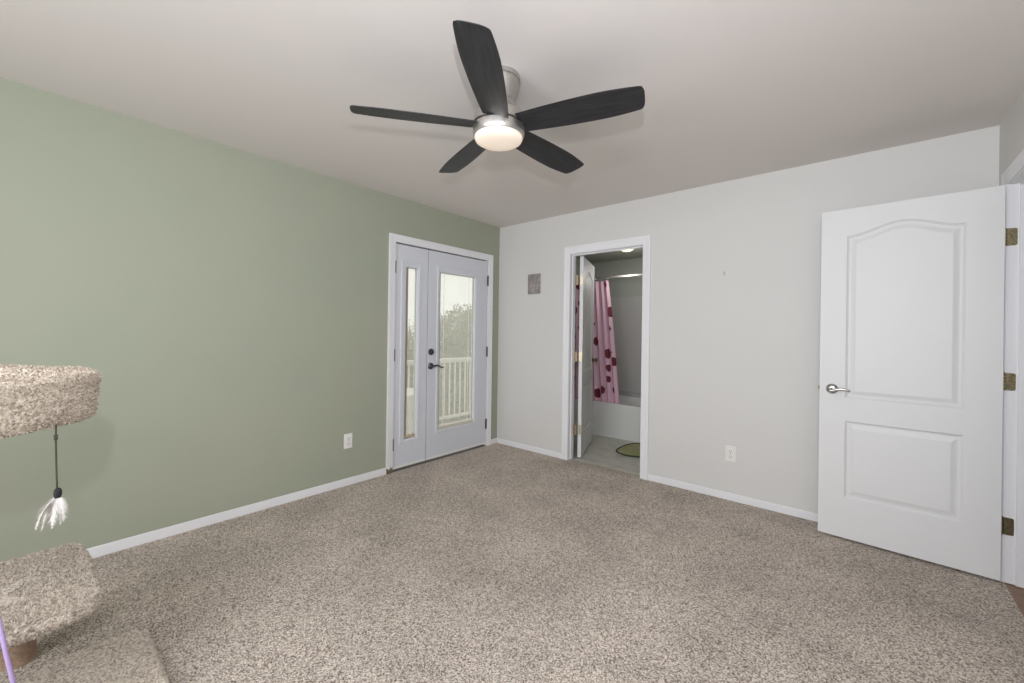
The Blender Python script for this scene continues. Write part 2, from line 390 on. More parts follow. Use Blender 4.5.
def lever_handle(parent, u, z, y, out, direction, m, name='lever_handle', L=0.105):
    """rose + wavy lever on a door face; out = +-1 along y"""
    bm = bmesh.new()
    prof = [(0.0, 0.014), (0.012, 0.014), (0.016, 0.0135), (0.026, 0.009), (0.0315, 0.003), (0.0325, 0.0)]
    lathe(bm, [(r, h*out) for r, h in prof[::-1]], (u, y, z), 32, 'y')
    tube(bm, [(u, y+out*0.010, z), (u, y+out*0.045, z)], [0.0095, 0.0095], 14)
    pts = []; rad = []
    for i in range(15):
        t = i/14
        pts.append((u + direction*(t*L - 0.012), y+out*(0.046 + 0.004*math.sin(t*PI)), z - 0.001 + 0.007*math.sin((t-0.30)*2*PI*0.80)))
        rad.append(0.0105*(1-0.45*t) if i < 14 else 0.003)
    tube(bm, pts, rad, 12)
    return obj(name, bm, m, parent, smooth=True)

# entry door: hinged at the far jamb, swung just past square, nearly parallel to the back wall
TH = 0.035
a_dir = math.atan2(-0.199+0.243, 2.956-3.716)
d3 = empty('door_2', (3.722, -0.207, 0), 'large white two panel door standing open against the back wall', 'door', kind='structure', rz=a_dir)
# in local frame: +x runs to the free edge; local +y points to the camera side after the half turn
slab = panel_door_bm(0.762, 2.030, TH, 0.134, 0.634, (0.250, 0.722), (0.862, 1.862), 0.060)
for v in slab.verts: v.co.y = v.co.y + TH; v.co.z += 0.014     # thickness 0..TH toward the camera
s = obj('door_slab', slab, M_door, d3)
lever_handle(d3, 0.698, 0.927, TH, 1, -1, M_chrome)
lever_handle(d3, 0.698, 0.927, 0.0, -1, -1, M_chrome)
obj('latch', boxes(((0.7615, 0.006, 0.900), (0.7632, 0.029, 0.957)), ((0.762, 0.012, 0.918), (0.770, 0.023, 0.938))), M_brass, d3, bevel=0.001)
for z in (1.735, 0.990, 0.247):
    bm = bmesh.new()
    box(bm, (-0.003, 0.002, z), (-0.0002, 0.033, z+0.089))      # leaf let into the door edge
    o = hinge(d3, 'hinge', None, None, (-0.006, -0.001, z, z+0.089), M_brass)
    bm2 = bmesh.new(); bm2.from_mesh(o.data)
    tmp = bpy.data.meshes.new('t'); bm.to_mesh(tmp); bm2.from_mesh(tmp); bm.free(); bpy.data.meshes.remove(tmp)
    bm2.to_mesh(o.data); bm2.free()
# the hinges' fixed leaves sit on the jamb
jamb = bpy.data.objects['trim_6']
for z in (1.735, 0.990, 0.247):
    bm = bmesh.new(); r = 0.008; x0, x1 = W-0.004, W+0.031; y0, y1 = JY-0.0025, JY
    pts = [(x0, z), (x1-r, z)] + [(x1-r+r*math.sin(t), z+r-r*math.cos(t)) for t in (0.5, 1.0)] + [(x1, z+r), (x1, z+0.089-r)] + [(x1-r+r*math.cos(t), z+0.089-r+r*math.sin(t)) for t in (0.5, 1.0)] + [(x1-r, z+0.089), (x0, z+0.089)]
    A = [bm.verts.new((x, y0, zz)) for x, zz in pts]; B = [bm.verts.new((x, y1, zz)) for x, zz in pts]
    bm.faces.new(A); bm.faces.new(B[::-1])
    for k in range(len(A)): bm.faces.new((A[k], B[k], B[(k+1) % len(B)], A[(k+1) % len(A)]))
    for sx, sz in ((0.010, 0.016), (0.020, 0.036), (0.010, 0.056), (0.020, 0.074)):
        lathe(bm, [(0.0, -0.0012), (0.003, -0.001), (0.0036, 0.0)], (x0+0.004+sx, y0, z+sz), 10, 'y')
    bmesh.ops.recalc_face_normals(bm, faces=bm.faces)
    obj('hinge_leaf', bm, M_brass, jamb)

# bathroom door, swung into the bathroom well past square
th = math.radians(110.5)
d2 = empty('door_3', (0.986, 0.122, 0), 'narrow white two panel door swung open into the bathroom', 'door', kind='structure', rz=th)
slab = panel_door_bm(0.710, 2.018, TH, 0.115, 0.595, (0.230, 0.715), (0.850, 1.850), 0.055)
for v in slab.verts: v.co.z += 0.010
obj('door_slab', slab, M_door, d2)                              # thickness -TH..0, front -TH faces the bedroom
def knob(parent, u, z, y, out, m):
    bm = bmesh.new()
    lathe(bm, [(0.0, 0.062*out), (0.014, 0.060*out), (0.025, 0.050*out), (0.026, 0.040*out), (0.018, 0.030*out), (0.010, 0.022*out), (0.011, 0.010*out), (0.029, 0.006*out), (0.031, 0.0)], (u, y, z), 28, 'y')
    return obj('knob', bm, m, parent, smooth=True)
knob(d2, 0.650, 0.950, -TH, -1, M_brass); knob(d2, 0.650, 0.950, 0, 1, M_brass)
for z in (1.740, 0.972, 0.240):
    bm = bmesh.new()
    box(bm, (-0.0025, -0.033, z), (-0.0002, -0.003, z+0.095))
    o = obj('hinge', bm, M_pbrass, d2)
j5 = bpy.data.objects['trim_5']
for z in (1.740, 0.972, 0.240):
    obj('hinge_leaf', tube(boxes(((0.952, 0.072, z), (0.955, 0.1, z+0.095)), ((0.952, 0.0965, z), (0.984, 0.1, z+0.095))), [(0.969, 0.1, z-0.003), (0.969, 0.1, z+0.098)], 0.008, 12), M_pbrass, j5)

# ------------------------------------------------------------------ glazed double door
fd = empty('door_1', (0, 0, 0), 'white glazed double door with one narrow and one wide leaf', 'glazed door', kind='structure')
XF, XB = -0.006, -0.050
def leaf(y0, y1, fo, gi, name, label):
    # fo: outer of the lite frame, gi: inner edge of the lite frame (glass)
    bm = bmesh.new(); ring_frame(bm, lambda u, v, d: (d, u, v), (y0, 0.021, y1, 2.0290), (fo[0]+0.01, fo[1]+0.01, fo[2]-0.01, fo[3]-0.01), XB, XF)
    l = obj(name, bm, M_fdoor, fd, bevel=0.002); l['label'] = label
    bm = bmesh.new()
    rows = [(fo, XF), ((fo[0]+0.004, fo[1]+0.004, fo[2]-0.004, fo[3]-0.004), XF+0.006), ((fo[0]+0.016, fo[1]+0.016, fo[2]-0.016, fo[3]-0.016), XF+0.006),
            ((gi[0]-0.010, gi[1]-0.010, gi[2]+0.010, gi[3]+0.010), XF+0.003), (gi, XF-0.001), (gi, XF-0.028)]
    loops = [[bm.verts.new((x, u, v)) for u, v in ((r[0], r[1]), (r[2], r[1]), (r[2], r[3]), (r[0], r[3]))] for r, x in rows]
    for a, b in zip(loops, loops[1:]):
        for k in range(4): bm.faces.new((a[k], a[(k+1) % 4], b[(k+1) % 4], b[k]))
    bmesh.ops.recalc_face_normals(bm, faces=bm.faces)
    obj('lite_frame', bm, M_fdoor, l)
    ob = bmesh.new(); ring_frame(ob, lambda u, v, d: (d, u, v), fo, gi, XB-0.008, XB)
    obj('outer_lite_frame', ob, M_trim, l)
    obj('glass', boxes(((-0.036, gi[0]-0.004, gi[1]-0.004), (-0.032, gi[2]+0.004, gi[3]+0.004))), M_pane, l)
    return l
lf = leaf(-1.3630, -1.0020, (-1.300, 0.236, -1.086, 1.892), (-1.245, 0.268, -1.114, 1.834), 'narrow_leaf', 'narrow fixed leaf with a slim glass pane')
rf = leaf(-0.9930, -0.1855, (-0.888, 0.258, -0.298, 1.897), (-0.852, 0.286, -0.366, 1.834), 'wide_leaf', 'wide leaf with lever and full glass pane')
# blinds raised between the panes: cords and cream bottom rail
M_cord = mat('white_cord', (0.8, 0.8, 0.76), 0.6); M_cream = mat('cream_rail', (0.66, 0.63, 0.52), 0.5); M_rust = mat('tan_sill_stain', (0.36, 0.25, 0.14), 0.7, noise=(60, (0.62, 0.58, 0.48), 0.4, 0.6))
for y in (-0.780, -0.440):
    bm = bmesh.new(); tube(bm, [(-0.030, y, 0.31), (-0.030, y, 1.83)], 0.0022, 6); obj('blind_cord', bm, M_cord, rf)
obj('bottom_rail', boxes(((-0.0315, -0.850, 0.288), (-0.018, -0.368, 0.318))), M_cream, rf, bevel=0.003)
obj('bottom_rail', boxes(((-0.0315, -1.243, 0.270), (-0.018, -1.116, 0.300))), M_rust, lf, bevel=0.003)
# sweep along the bottom
obj('door_sweep', boxes(((XF, -1.362, 0.022), (XF+0.004, -1.004, 0.044))), M_plastic, lf); obj('door_sweep', boxes(((XF, -0.991, 0.022), (XF+0.004, -0.187, 0.044))), M_plastic, rf)
# black strips behind the leaf gaps, painting in their shade
obj('gap_shade_strip', boxes(((XB-0.004, -1.012, 0.014), (XB-0.0005, -0.986, 2.03))), M_black, lf)
obj('gap_shade_strip', boxes(((XB-0.010, -1.3695, 2.020), (XB-0.001, -0.1785, 2.040))), M_black, fd)
M_tan = mat('tan_glass_edge', (0.34, 0.30, 0.24), 0.6)
obj('glass_edge', boxes(((-0.0315, -1.245, 0.268), (-0.027, -1.208, 1.834))), M_tan, lf); obj('glass_edge', boxes(((-0.0315, -0.852, 0.286), (-0.027, -0.827, 1.834))), M_tan, rf)
for z in (0.190, 0.985, 1.765):
    bm = bmesh.new(); tube(bm, [(0.004, -1.3675, z), (0.004, -1.3675, z+0.105)], 0.0075, 12); tube(bm, [(0.004, -1.3675, z-0.006), (0.004, -1.3675, z+0.111)], 0.004, 8)
    box(bm, (-0.0055, -1.3655, z), (-0.003, -1.359, z+0.105)); obj('hinge', bm, M_darkmetal, lf)
    bm = bmesh.new(); tube(bm, [(0.004, -0.1815, z), (0.004, -0.1815, z+0.105)], 0.0075, 12); tube(bm, [(0.004, -0.1815, z-0.006), (0.004, -0.1815, z+0.111)], 0.004, 8)
    box(bm, (-0.0055, -0.190, z), (-0.003, -0.183, z+0.105)); obj('hinge', bm, M_darkmetal, rf)
bm = bmesh.new(); lathe(bm, [(0.0, 0.020), (0.015, 0.020), (0.018, 0.014), (0.030, 0.010), (0.032, 0.0)], (XF, -0.952, 1.055), 28, 'x'); box(bm, (XF+0.018, -0.956, 1.040), (XF+0.034, -0.948, 1.070))
obj('deadbolt', bm, M_darkmetal, rf, smooth=False)
bm = bmesh.new(); lathe(bm, [(0.0, 0.016), (0.020, 0.015), (0.031, 0.006), (0.033, 0.0)], (XF, -0.952, 0.918), 28, 'x'); tube(bm, [(XF+0.01, -0.952, 0.918), (XF+0.05, -0.952, 0.918)], 0.010, 12)
tube(bm, [(XF+0.052, -0.960 + 0.125*t, 0.918 + 0.012*math.sin(t*5.5)*(0.4+t)) for t in [i/12 for i in range(13)]], [0.0105*(1-0.4*i/12) for i in range(13)], 10)
obj('lever_handle', bm, M_darkmetal, rf, smooth=True)

# ------------------------------------------------------------------ ceiling fan
FC = (1.8605, -2.0625)
fan = empty('ceiling_fan', (*FC, H), 'brushed nickel ceiling fan with five dark blades and a lit round glass', 'ceiling fan')
def fz(z): return z - H
bm = bmesh.new(); lathe(bm, [(0.0, fz(2.44)), (0.097, fz(2.44)), (0.097, fz(2.420)), (0.092, fz(2.418)), (0.092, fz(2.413)), (0.0945, fz(2.411)), (0.090, fz(2.385)), (0.078, fz(2.355)), (0.074, fz(2.335)), (0.074, fz(2.325)), (0.0, fz(2.325))])
obj('canopy', bm, M_nickel, fan, smooth=True).modifiers.new('e', 'EDGE_SPLIT').split_angle = 0.7
bm = bmesh.new(); lathe(bm, [(0.0, fz(2.330)), (0.072, fz(2.330)), (0.074, fz(2.318)), (0.086, fz(2.292)), (0.104, fz(2.270)), (0.114, fz(2.262)), (0.114, fz(2.257)), (0.118, fz(2.255)), (0.119, fz(2.235)), (0.119, fz(2.220)), (0.116, fz(2.217)), (0.0, fz(2.217))])
obj('motor_housing', bm, M_nickel, fan, smooth=True).modifiers.new('e', 'EDGE_SPLIT').split_angle = 0.6
bm = bmesh.new(); lathe(bm, [(0.0, fz(2.218)), (0.111, fz(2.218)), (0.111, fz(2.208)), (0.0, fz(2.208))])
obj('rotor_ring', bm, M_darkmetal, fan, smooth=True).modifiers.new('e', 'EDGE_SPLIT').split_angle = 0.6
bm = bmesh.new(); lathe(bm, [(0.0, fz(2.209)), (0.117, fz(2.209)), (0.120, fz(2.206)), (0.121, fz(2.180)), (0.118, fz(2.166)), (0.114, fz(2.161)), (0.0, fz(2.161))])
obj('light_ring', bm, M_nickel, fan, smooth=True).modifiers.new('e', 'EDGE_SPLIT').split_angle = 0.6
bm = bmesh.new(); lathe(bm, [(0.111, fz(2.163)), (0.112, fz(2.155)), (0.108, fz(2.146)), (0.095, fz(2.138)), (0.070, fz(2.133)), (0.035, fz(2.1305)), (0.0, fz(2.130))])
obj('glass_shade', bm, M_opal, fan, smooth=True)
BA0 = math.radians(124.57)
RB = 0.655
def blade_bm():
    bm = bmesh.new(); n = 26; up, dn = [], []
    rows = []
    for i in range(n+1):
        t = i/n; r = 0.108 + (RB-0.108)*t
        # width grows from root to two thirds, then eases; tip cut on a slight slant with rounded corners
        wd = 0.060 + 0.016*math.sin(min(t/0.66, 1)*PI/2) - 0.016*max(0, (t-0.66)/0.34)**1.7
        rows.append((r, -wd, wd))
    tipc = 0.011
    th_ = 0.0055
    P = []
    for r, a, b in rows:
        t = (r-0.108)/(RB-0.108)
        P.append([(r + 0.004*t*(0.5-s)*2*max(0, (t-0.6)/0.4), a+(b-a)*s) for s in [k/8 for k in range(9)]])
    # round the tip corners
    last = P[-1]; P[-1] = [(x - tipc*abs(2*k/8-1)**4, y*0.985) for k, (x, y) in enumerate(last)]
    V = {}
    for side in (0, 1):
        for i, row in enumerate(P):
            for k, (x, y) in enumerate(row):
                z = (th_/2 if side else -th_/2) * (0.55 if k in (0, 8) or i == len(P)-1 else 1) - 0.0
                V[side, i, k] = bm.verts.new((x, y, z))
    N = len(P)
    for i in range(N-1):
        for k in range(8):
            bm.faces.new((V[1, i, k], V[1, i+1, k], V[1, i+1, k+1], V[1, i, k+1])); bm.faces.new((V[0, i, k], V[0, i, k+1], V[0, i+1, k+1], V[0, i+1, k]))
        for k in (0, 8):
            bm.faces.new((V[0, i, k], V[0, i+1, k], V[1, i+1, k], V[1, i, k]))
    for i in (0, N-1):
        for k in range(8): bm.faces.new((V[0, i, k], V[0, i, k+1], V[1, i, k+1], V[1, i, k]))
    bmesh.ops.recalc_face_normals(bm, faces=bm.faces)
    return bm
BLADE_PITCH = math.radians(-13)
bmesh_b = blade_bm(); b0 = obj('blade', bmesh_b, M_blade, fan, smooth=True); b0.modifiers.new('e', 'EDGE_SPLIT').split_angle = 0.8
for i in range(5):
    b = b0 if i == 0 else b0.copy()
    if i: COL.objects.link(b); b.parent = fan
    a = BA0 + PI + i*2*PI/5
    b.matrix_local = Matrix.Translation((0, 0, fz(2.210))) @ Matrix.Rotation(a, 4, 'Z') @ Matrix.Rotation(BLADE_PITCH, 4, 'X')
# ------------------------------------------------------------------ small wall fittings
def outlet(name, loc, rz, label):
    e = empty(name, loc, label, 'outlet', rz=rz)
    o = obj('cover_plate', boxes(((-0.036, 0, -0.059), (0.036, 0.006, 0.059))), M_plastic, e, bevel=0.003)
    for z in (0.021, -0.021):
        r_ = obj('receptacle', boxes(((-0.017, 0.005, z-0.015), (0.017, 0.0085, z+0.015))), M_plastic, e, bevel=0.003)
        bm = bmesh.new(); box(bm, (-0.0085, 0.008, z-0.002), (-0.0060, 0.0088, z+0.007)); box(bm, (0.0060, 0.008, z-0.002), (0.0085, 0.0088, z+0.007)); tube(bm, [(0, 0.008, z-0.008), (0, 0.0088, z-0.008)], 0.0026, 10)
        obj('slot', bm, M_slot, r_)
    bm = bmesh.new(); tube(bm, [(0, 0.006, 0), (0, 0.0075, 0)], 0.003, 10); obj('screw', bm, M_slot, e)
    return e
outlet('wall_outlet', (0.0, -1.785, 0.358), -PI/2, 'white wall outlet low on the green wall')
outlet('wall_outlet', (2.408, 0.0, 0.353), PI, 'white wall outlet low on the grey wall right of the bathroom doorway')

def art_mat():
    m = bpy.data.materials.new('mauve_grey_print'); m.use_nodes = True; nt = m.node_tree; L = nt.links.new; b = nt.nodes['Principled BSDF']; b.inputs['Roughness'].default_value = 0.7
    tc = nt.nodes.new('ShaderNodeTexCoord'); n = nt.nodes.new('ShaderNodeTexNoise'); n.inputs['Scale'].default_value = 14; n.inputs['Detail'].default_value = 3; n.inputs['Distortion'].default_value = 1.2
    r = nt.nodes.new('ShaderNodeValToRGB'); e = r.color_ramp.elements; e[0].position = 0.36; e[0].color = (0.19, 0.21, 0.19, 1); e[1].position = 0.64; e[1].color = (0.42, 0.36, 0.36, 1); k = e.new(0.5); k.color = (0.30, 0.25, 0.26, 1)
    L(tc.outputs['Object'], n.inputs['Vector']); L(n.outputs['Fac'], r.inputs['Fac']); L(r.outputs['Color'], b.inputs['Base Color']); return m
art = obj('wall_picture', boxes(((-0.078, -0.018, -0.103), (0.078, 0, 0.103))), art_mat(), bevel=0.003)
art.location = (0.508, 0, 1.768); setp(art, 'small unframed mauve and grey picture left of the bathroom doorway', 'picture')
for z, lab in ((1.738, 'tiny nail in the grey wall, upper of two'), (1.720, 'tiny nail in the grey wall, lower of two')):
    bm = bmesh.new(); lathe(bm, [(0.0, -0.010), (0.0042, -0.0095), (0.0045, -0.008), (0.0022, -0.0078), (0.002, 0.002), (0.0, 0.002)], (0, 0, 0), 12, 'y')
    n_ = obj('wall_nail', bm, M_black, smooth=False); n_.location = (2.347, 0, z); setp(n_, lab, 'nail')

# ------------------------------------------------------------------ bathroom things
def rrect(x0, y0, x1, y1, r, n=6):
    out = []
    for cx, cy, a0 in ((x1-r, y1-r, 0), (x0+r, y1-r, PI/2), (x0+r, y0+r, PI), (x1-r, y0+r, 1.5*PI)):
        for k in range(n+1):
            a = a0 + PI/2*k/n; out.append((cx+r*math.cos(a), cy+r*math.sin(a)))
    return out
def loft(bm, loops, cap0=True, cap1=True):
    R_ = [[bm.verts.new(p) for p in l] for l in loops]; n = len(R_[0])
    for a, b in zip(R_, R_[1:]):
        for k in range(n): bm.faces.new((a[k], a[(k+1) % n], b[(k+1) % n], b[k]))
    if cap0: bm.faces.new(R_[0][::-1])
    if cap1: bm.faces.new(R_[-1])
    bmesh.ops.recalc_face_normals(bm, faces=bm.faces); return bm
TX0, TX1, TY0, TY1, TZ = BL+0.012, 1.66, 1.150, BT-0.012, 0.405
bm = bmesh.new()
L_ = []
def lp(i, r, z): L_.append([(x, y, z) for x, y in rrect(TX0+i, TY0+i, TX1-i, TY1-i, r)])
lp(0, 0.012, -0.004); lp(0, 0.012, TZ-0.015); lp(0.004, 0.014, TZ-0.004); lp(0.012, 0.02, TZ); lp(0.060, 0.09, TZ); lp(0.072, 0.10, TZ-0.012); lp(0.10, 0.12, 0.16); lp(0.16, 0.10, 0.085); lp(0.22, 0.08, 0.075)
loft(bm, L_)
tub = obj('bathtub', bm, M_tub, smooth=True); tub.modifiers.new('e', 'EDGE_SPLIT').split_angle = 0.9
setp(tub, 'white bathtub with plain apron beyond the bathroom doorway', 'bathtub')
# tub surround panels with moulded ledge
sr = empty('tub_surround', (0, 0, 0), 'grey white moulded panels lining the walls above the bathtub', 'tub surround')
obj('back_panel', boxes(((BL+0.012, BT-0.015, TZ+0.001), (TX1, BT-0.001, 1.775))), M_surround, sr, bevel=0.004)
bm = bmesh.new(); tube(bm, [(0.585, BT-0.03, 0.500), (0.600, BT-0.03, 0.478), (0.63, BT-0.03, 0.470), (1.55, BT-0.03, 0.470)], [0.012, 0.018, 0.022, 0.022], 12); box(bm, (0.60, BT-0.03, 0.407), (1.56, BT-0.012, 0.48))
obj('soap_ledge', bm, M_surround, sr, smooth=False)
# shower rod
rod = empty('shower_rod', (BL, 1.20, 1.955), 'grey metal shower curtain rod spanning above the bathtub', 'shower rod')
bm = bmesh.new(); tube(bm, [(0.0, 0, 0), (BR-BL, 0, 0)], 0.0125, 14); obj('pole', bm, mat('dull_grey_metal', (0.45, 0.44, 0.42), 0.6, 0.4), rod, smooth=True)
for x in (0, BR-BL):
    bm = bmesh.new(); s_ = 1 if x == 0 else -1; lathe(bm, [(0.032, 0.0), (0.032, 0.006*s_), (0.018, 0.018*s_), (0.014, 0.024*s_)], (x, 0, 0), 20, 'x'); obj('end_flange', bm, M_chrome, rod, smooth=True)
# curtain
def curtain_mat():
    m = bpy.data.materials.new('pink_rose_fabric'); m.use_nodes = True; nt = m.node_tree; L = nt.links.new; b = nt.nodes['Principled BSDF']; b.inputs['Roughness'].default_value = 0.7
    uv = nt.nodes.new('ShaderNodeUVMap'); uv.uv_map = 'UVMap'
    vo = nt.nodes.new('ShaderNodeTexVoronoi'); vo.inputs['Scale'].default_value = 5.6; vo.inputs['Randomness'].default_value = 0.6
    sp = nt.nodes.new('ShaderNodeSeparateColor'); L(vo.outputs['Color'], sp.inputs[0])
    rr = nt.nodes.new('ShaderNodeMapRange'); rr.inputs[3].default_value = 0.33; rr.inputs[4].default_value = 0.50; L(sp.outputs[0], rr.inputs[0])
    ns = nt.nodes.new('ShaderNodeTexNoise'); ns.inputs['Scale'].default_value = 22; L(uv.outputs[0], ns.inputs['Vector']); L(uv.outputs[0], vo.inputs['Vector'])
    ad = nt.nodes.new('ShaderNodeMath'); ad.operation = 'MULTIPLY_ADD'; L(ns.outputs['Fac'], ad.inputs[0]); ad.inputs[1].default_value = 0.16; L(vo.outputs['Distance'], ad.inputs[2])
    lt = nt.nodes.new('ShaderNodeMath'); lt.operation = 'LESS_THAN'; L(ad.outputs[0], lt.inputs[0]); L(rr.outputs[0], lt.inputs[1])
    n2 = nt.nodes.new('ShaderNodeTexNoise'); n2.inputs['Scale'].default_value = 30; n2.inputs['Distortion'].default_value = 3; L(uv.outputs[0], n2.inputs['Vector'])
    rp = nt.nodes.new('ShaderNodeValToRGB'); e = rp.color_ramp.elements; e[0].position = 0.4; e[0].color = (0.09, 0.006, 0.018, 1); e[1].position = 0.7; e[1].color = (0.27, 0.03, 0.06, 1); L(n2.outputs['Fac'], rp.inputs[0])
    mx = nt.nodes.new('ShaderNodeMix'); mx.data_type = 'RGBA'; L(lt.outputs[0], mx.inputs['Factor']); mx.inputs['A'].default_value = (0.74, 0.48, 0.58, 1); L(rp.outputs[0], mx.inputs['B']); L(mx.outputs['Result'], b.inputs['Base Color'])
    return m
nu, nv = 150, 40; V_ = []; F_ = []; UV = []
z1, z0 = 1.925, 0.33
for j in range(nv+1):
    v = j/nv; z = z1 + (z0-z1)*v
    xa, xb = BL+0.03, 0.705 + 0.175*v**0.9
    for i in range(nu+1):
        u = i/nu; ph = 2*PI*8.0*u + 0.5*math.sin(3*v)
        V_.append((xa + (xb-xa)*u + 0.006*math.sin(ph*2+1), 1.258 + (0.018+0.008*v)*math.sin(ph) + 0.006*math.sin(ph*0.5+2*v), z)); UV.append((u*1.55, (1-v)*1.75))
for j in range(nv):
    for i in range(nu): a = j*(nu+1)+i; F_.append((a, a+1, a+nu+2, a+nu+1))
cur = pydata('shower_curtain', V_, F_, curtain_mat(), smooth=True)
ul = cur.data.uv_layers.new(name='UVMap')
for l in cur.data.loops: ul.data[l.index].uv = UV[l.vertex_index]
cur.modifiers.new('s', 'SOLIDIFY').thickness = 0.0015
setp(cur, 'pink shower curtain with dark red roses, drawn to the left above the bathtub', 'shower curtain')
bm = bmesh.new(); tube(bm, [(0, 0.020*math.cos(a), 0.026*math.sin(a)) for a in [2*PI*i/16 for i in range(17)]], 0.0018, 6, caps=False)
rg = obj('hanging_ring', bm, M_chrome, cur); rg.location = (BL+0.05, 1.20, 1.945)
for k in range(1, 8):
    c = rg.copy(); COL.objects.link(c); c.parent = cur; c.location = (BL+0.05+0.085*k, 1.20, 1.945)
# mat on the vinyl
bmx = [(-0.262, -0.195), (-0.285, -0.02), (-0.268, 0.15), (-0.19, 0.262), (-0.05, 0.29), (0.12, 0.28), (0.25, 0.20), (0.30, 0.04), (0.27, -0.14), (0.16, -0.25), (0.03, -0.245), (-0.095, -0.287), (-0.19, -0.262)]
def smooth_closed(p, k=5):
    out = []; n = len(p)
    for i in range(n):
        p0, p1, p2, p3 = (Vector((*p[(i+q) % n], 0)) for q in (-1, 0, 1, 2))
        for s in range(k):
            t = s/k; out.append(0.5*((2*p1) + (p2-p0)*t + (2*p0-5*p1+4*p2-p3)*t*t + (3*p1-p0-3*p2+p3)*t**3))
    return out
ol = smooth_closed(bmx)
mt = empty('bath_mat', (1.42, 0.82, -0.004), 'leafy green bath mat with dark green border on vinyl', 'bath mat')
bm = bmesh.new(); loft(bm, [[(p.x*s, p.y*s, z) for p in ol] for s, z in ((0.97, 0.0), (0.985, 0.005), (0.96, 0.010), (0.7, 0.0115), (0.3, 0.012))])
obj('pile', bm, mat('mottled_green_pile', (0.33, 0.36, 0.16), 0.9, noise=(13, (0.46, 0.36, 0.24), 0.45, 0.62), bump=(200, 0.5, 0.003)), mt, smooth=True)
bm = bmesh.new(); tube(bm, [(p.x*0.985, p.y*0.985, 0.008) for p in ol] + [(ol[0].x*0.985, ol[0].y*0.985, 0.008)], 0.0085, 8, caps=False)
obj('border', bm, mat('dark_green_binding', (0.035, 0.055, 0.022), 0.9), mt, smooth=True)
# dome light on the bathroom ceiling
bl = empty('bathroom_light', (1.03, 1.10, BH), 'small brass based dome light on the bathroom ceiling', 'ceiling light')
bm = bmesh.new(); lathe(bm, [(0.0, 0.0), (0.115, 0.0), (0.115, -0.012), (0.095, -0.030), (0.0, -0.030)], n=36); obj('base', bm, M_pbrass, bl, smooth=False)
bm = bmesh.new(); lathe(bm, [(0.080, -0.028), (0.079, -0.040), (0.070, -0.055), (0.050, -0.067), (0.025, -0.073), (0.0, -0.075)], n=36); obj('glass_dome', bm, mat('lit_cream_glass', (0.9, 0.8, 0.6), 0.3, emit=(1.0, 0.84, 0.56), estr=1.1), bl, smooth=True)
bp_ = bpy.data.lights.new('bathroom_bulb', 'POINT'); bp_.energy = 4.5; bp_.color = (1, 0.97, 0.92); bp_.shadow_soft_size = 0.1
bo_ = bpy.data.objects.new('bathroom_bulb', bp_); COL.objects.link(bo_); bo_.location = (1.03, 1.10, 1.95)

# ------------------------------------------------------------------ cat tree (carpeted)
M_shag = carpet_mat('beige_cat_tree_carpet', (0.30, 0.25, 0.195), (0.52, 0.45, 0.375), (0.66, 0.59, 0.505), 270, 0.003, 0.05)
M_worn = carpet_mat('matted_beige_carpet', (0.30, 0.255, 0.21), (0.56, 0.495, 0.425), (0.70, 0.635, 0.56), 190, 0.003, 0.10)
M_sisal = mat('tan_sisal_rope', (0.40, 0.28, 0.20), 0.9, noise=(90, (0.28, 0.19, 0.13), 0.4, 0.7))
def tufts(loops, n, length, closed=True, seed=1, zmin=-9, worn=None):
    """short curved yarn tufts over a lofted surface; returns verts, faces to add to the same part"""
    g = np.random.default_rng(seed); A = np.array(loops)       # (L, N, 3)
    tri = []
    L_, N_ = A.shape[:2]
    for i in range(L_-1):
        for k in range(N_):
            k2 = (k+1) % N_
            tri += [(A[i, k], A[i, k2], A[i+1, k2]), (A[i, k], A[i+1, k2], A[i+1, k])]
    T = np.array(tri); cr = np.cross(T[:, 1]-T[:, 0], T[:, 2]-T[:, 0]); ar = np.linalg.norm(cr, axis=1); ok = ar > 1e-12
    T, cr, ar = T[ok], cr[ok], ar[ok]
    idx = g.choice(len(T), n, p=ar/ar.sum()); u, v = g.random(n), g.random(n); fl = u+v > 1; u[fl] = 1-u[fl]; v[fl] = 1-v[fl]
    P = T[idx, 0] + u[:, None]*(T[idx, 1]-T[idx, 0]) + v[:, None]*(T[idx, 2]-T[idx, 0])
    Nn = cr[idx]/ar[idx][:, None]
    d = Nn + g.normal(0, 0.45, (n, 3)); d /= np.linalg.norm(d, axis=1)[:, None]
    s = np.cross(d, g.normal(0, 1, (n, 3))); s /= np.linalg.norm(s, axis=1)[:, None]
    ln = length*(0.6+0.7*g.random(n))[:, None]; wd = length*0.20*(0.7+0.8*g.random(n))[:, None]
    bend = g.normal(0, 0.35, (n, 3))*ln
    a, b = P - Nn*0.001 - s*wd, P - Nn*0.001 + s*wd; c, e = P + d*ln*0.6 - s*wd + bend*0.3, P + d*ln*0.6 + s*wd + bend*0.3; t = P + d*ln + bend
    Vs = np.stack([a, b, e, c, t], 1).reshape(-1, 3); k = np.arange(n)*5
    Fs = [(q, q+1, q+2, q+3) for q in k] + [(q+3, q+2, q+4) for q in k]
    return Vs, Fs
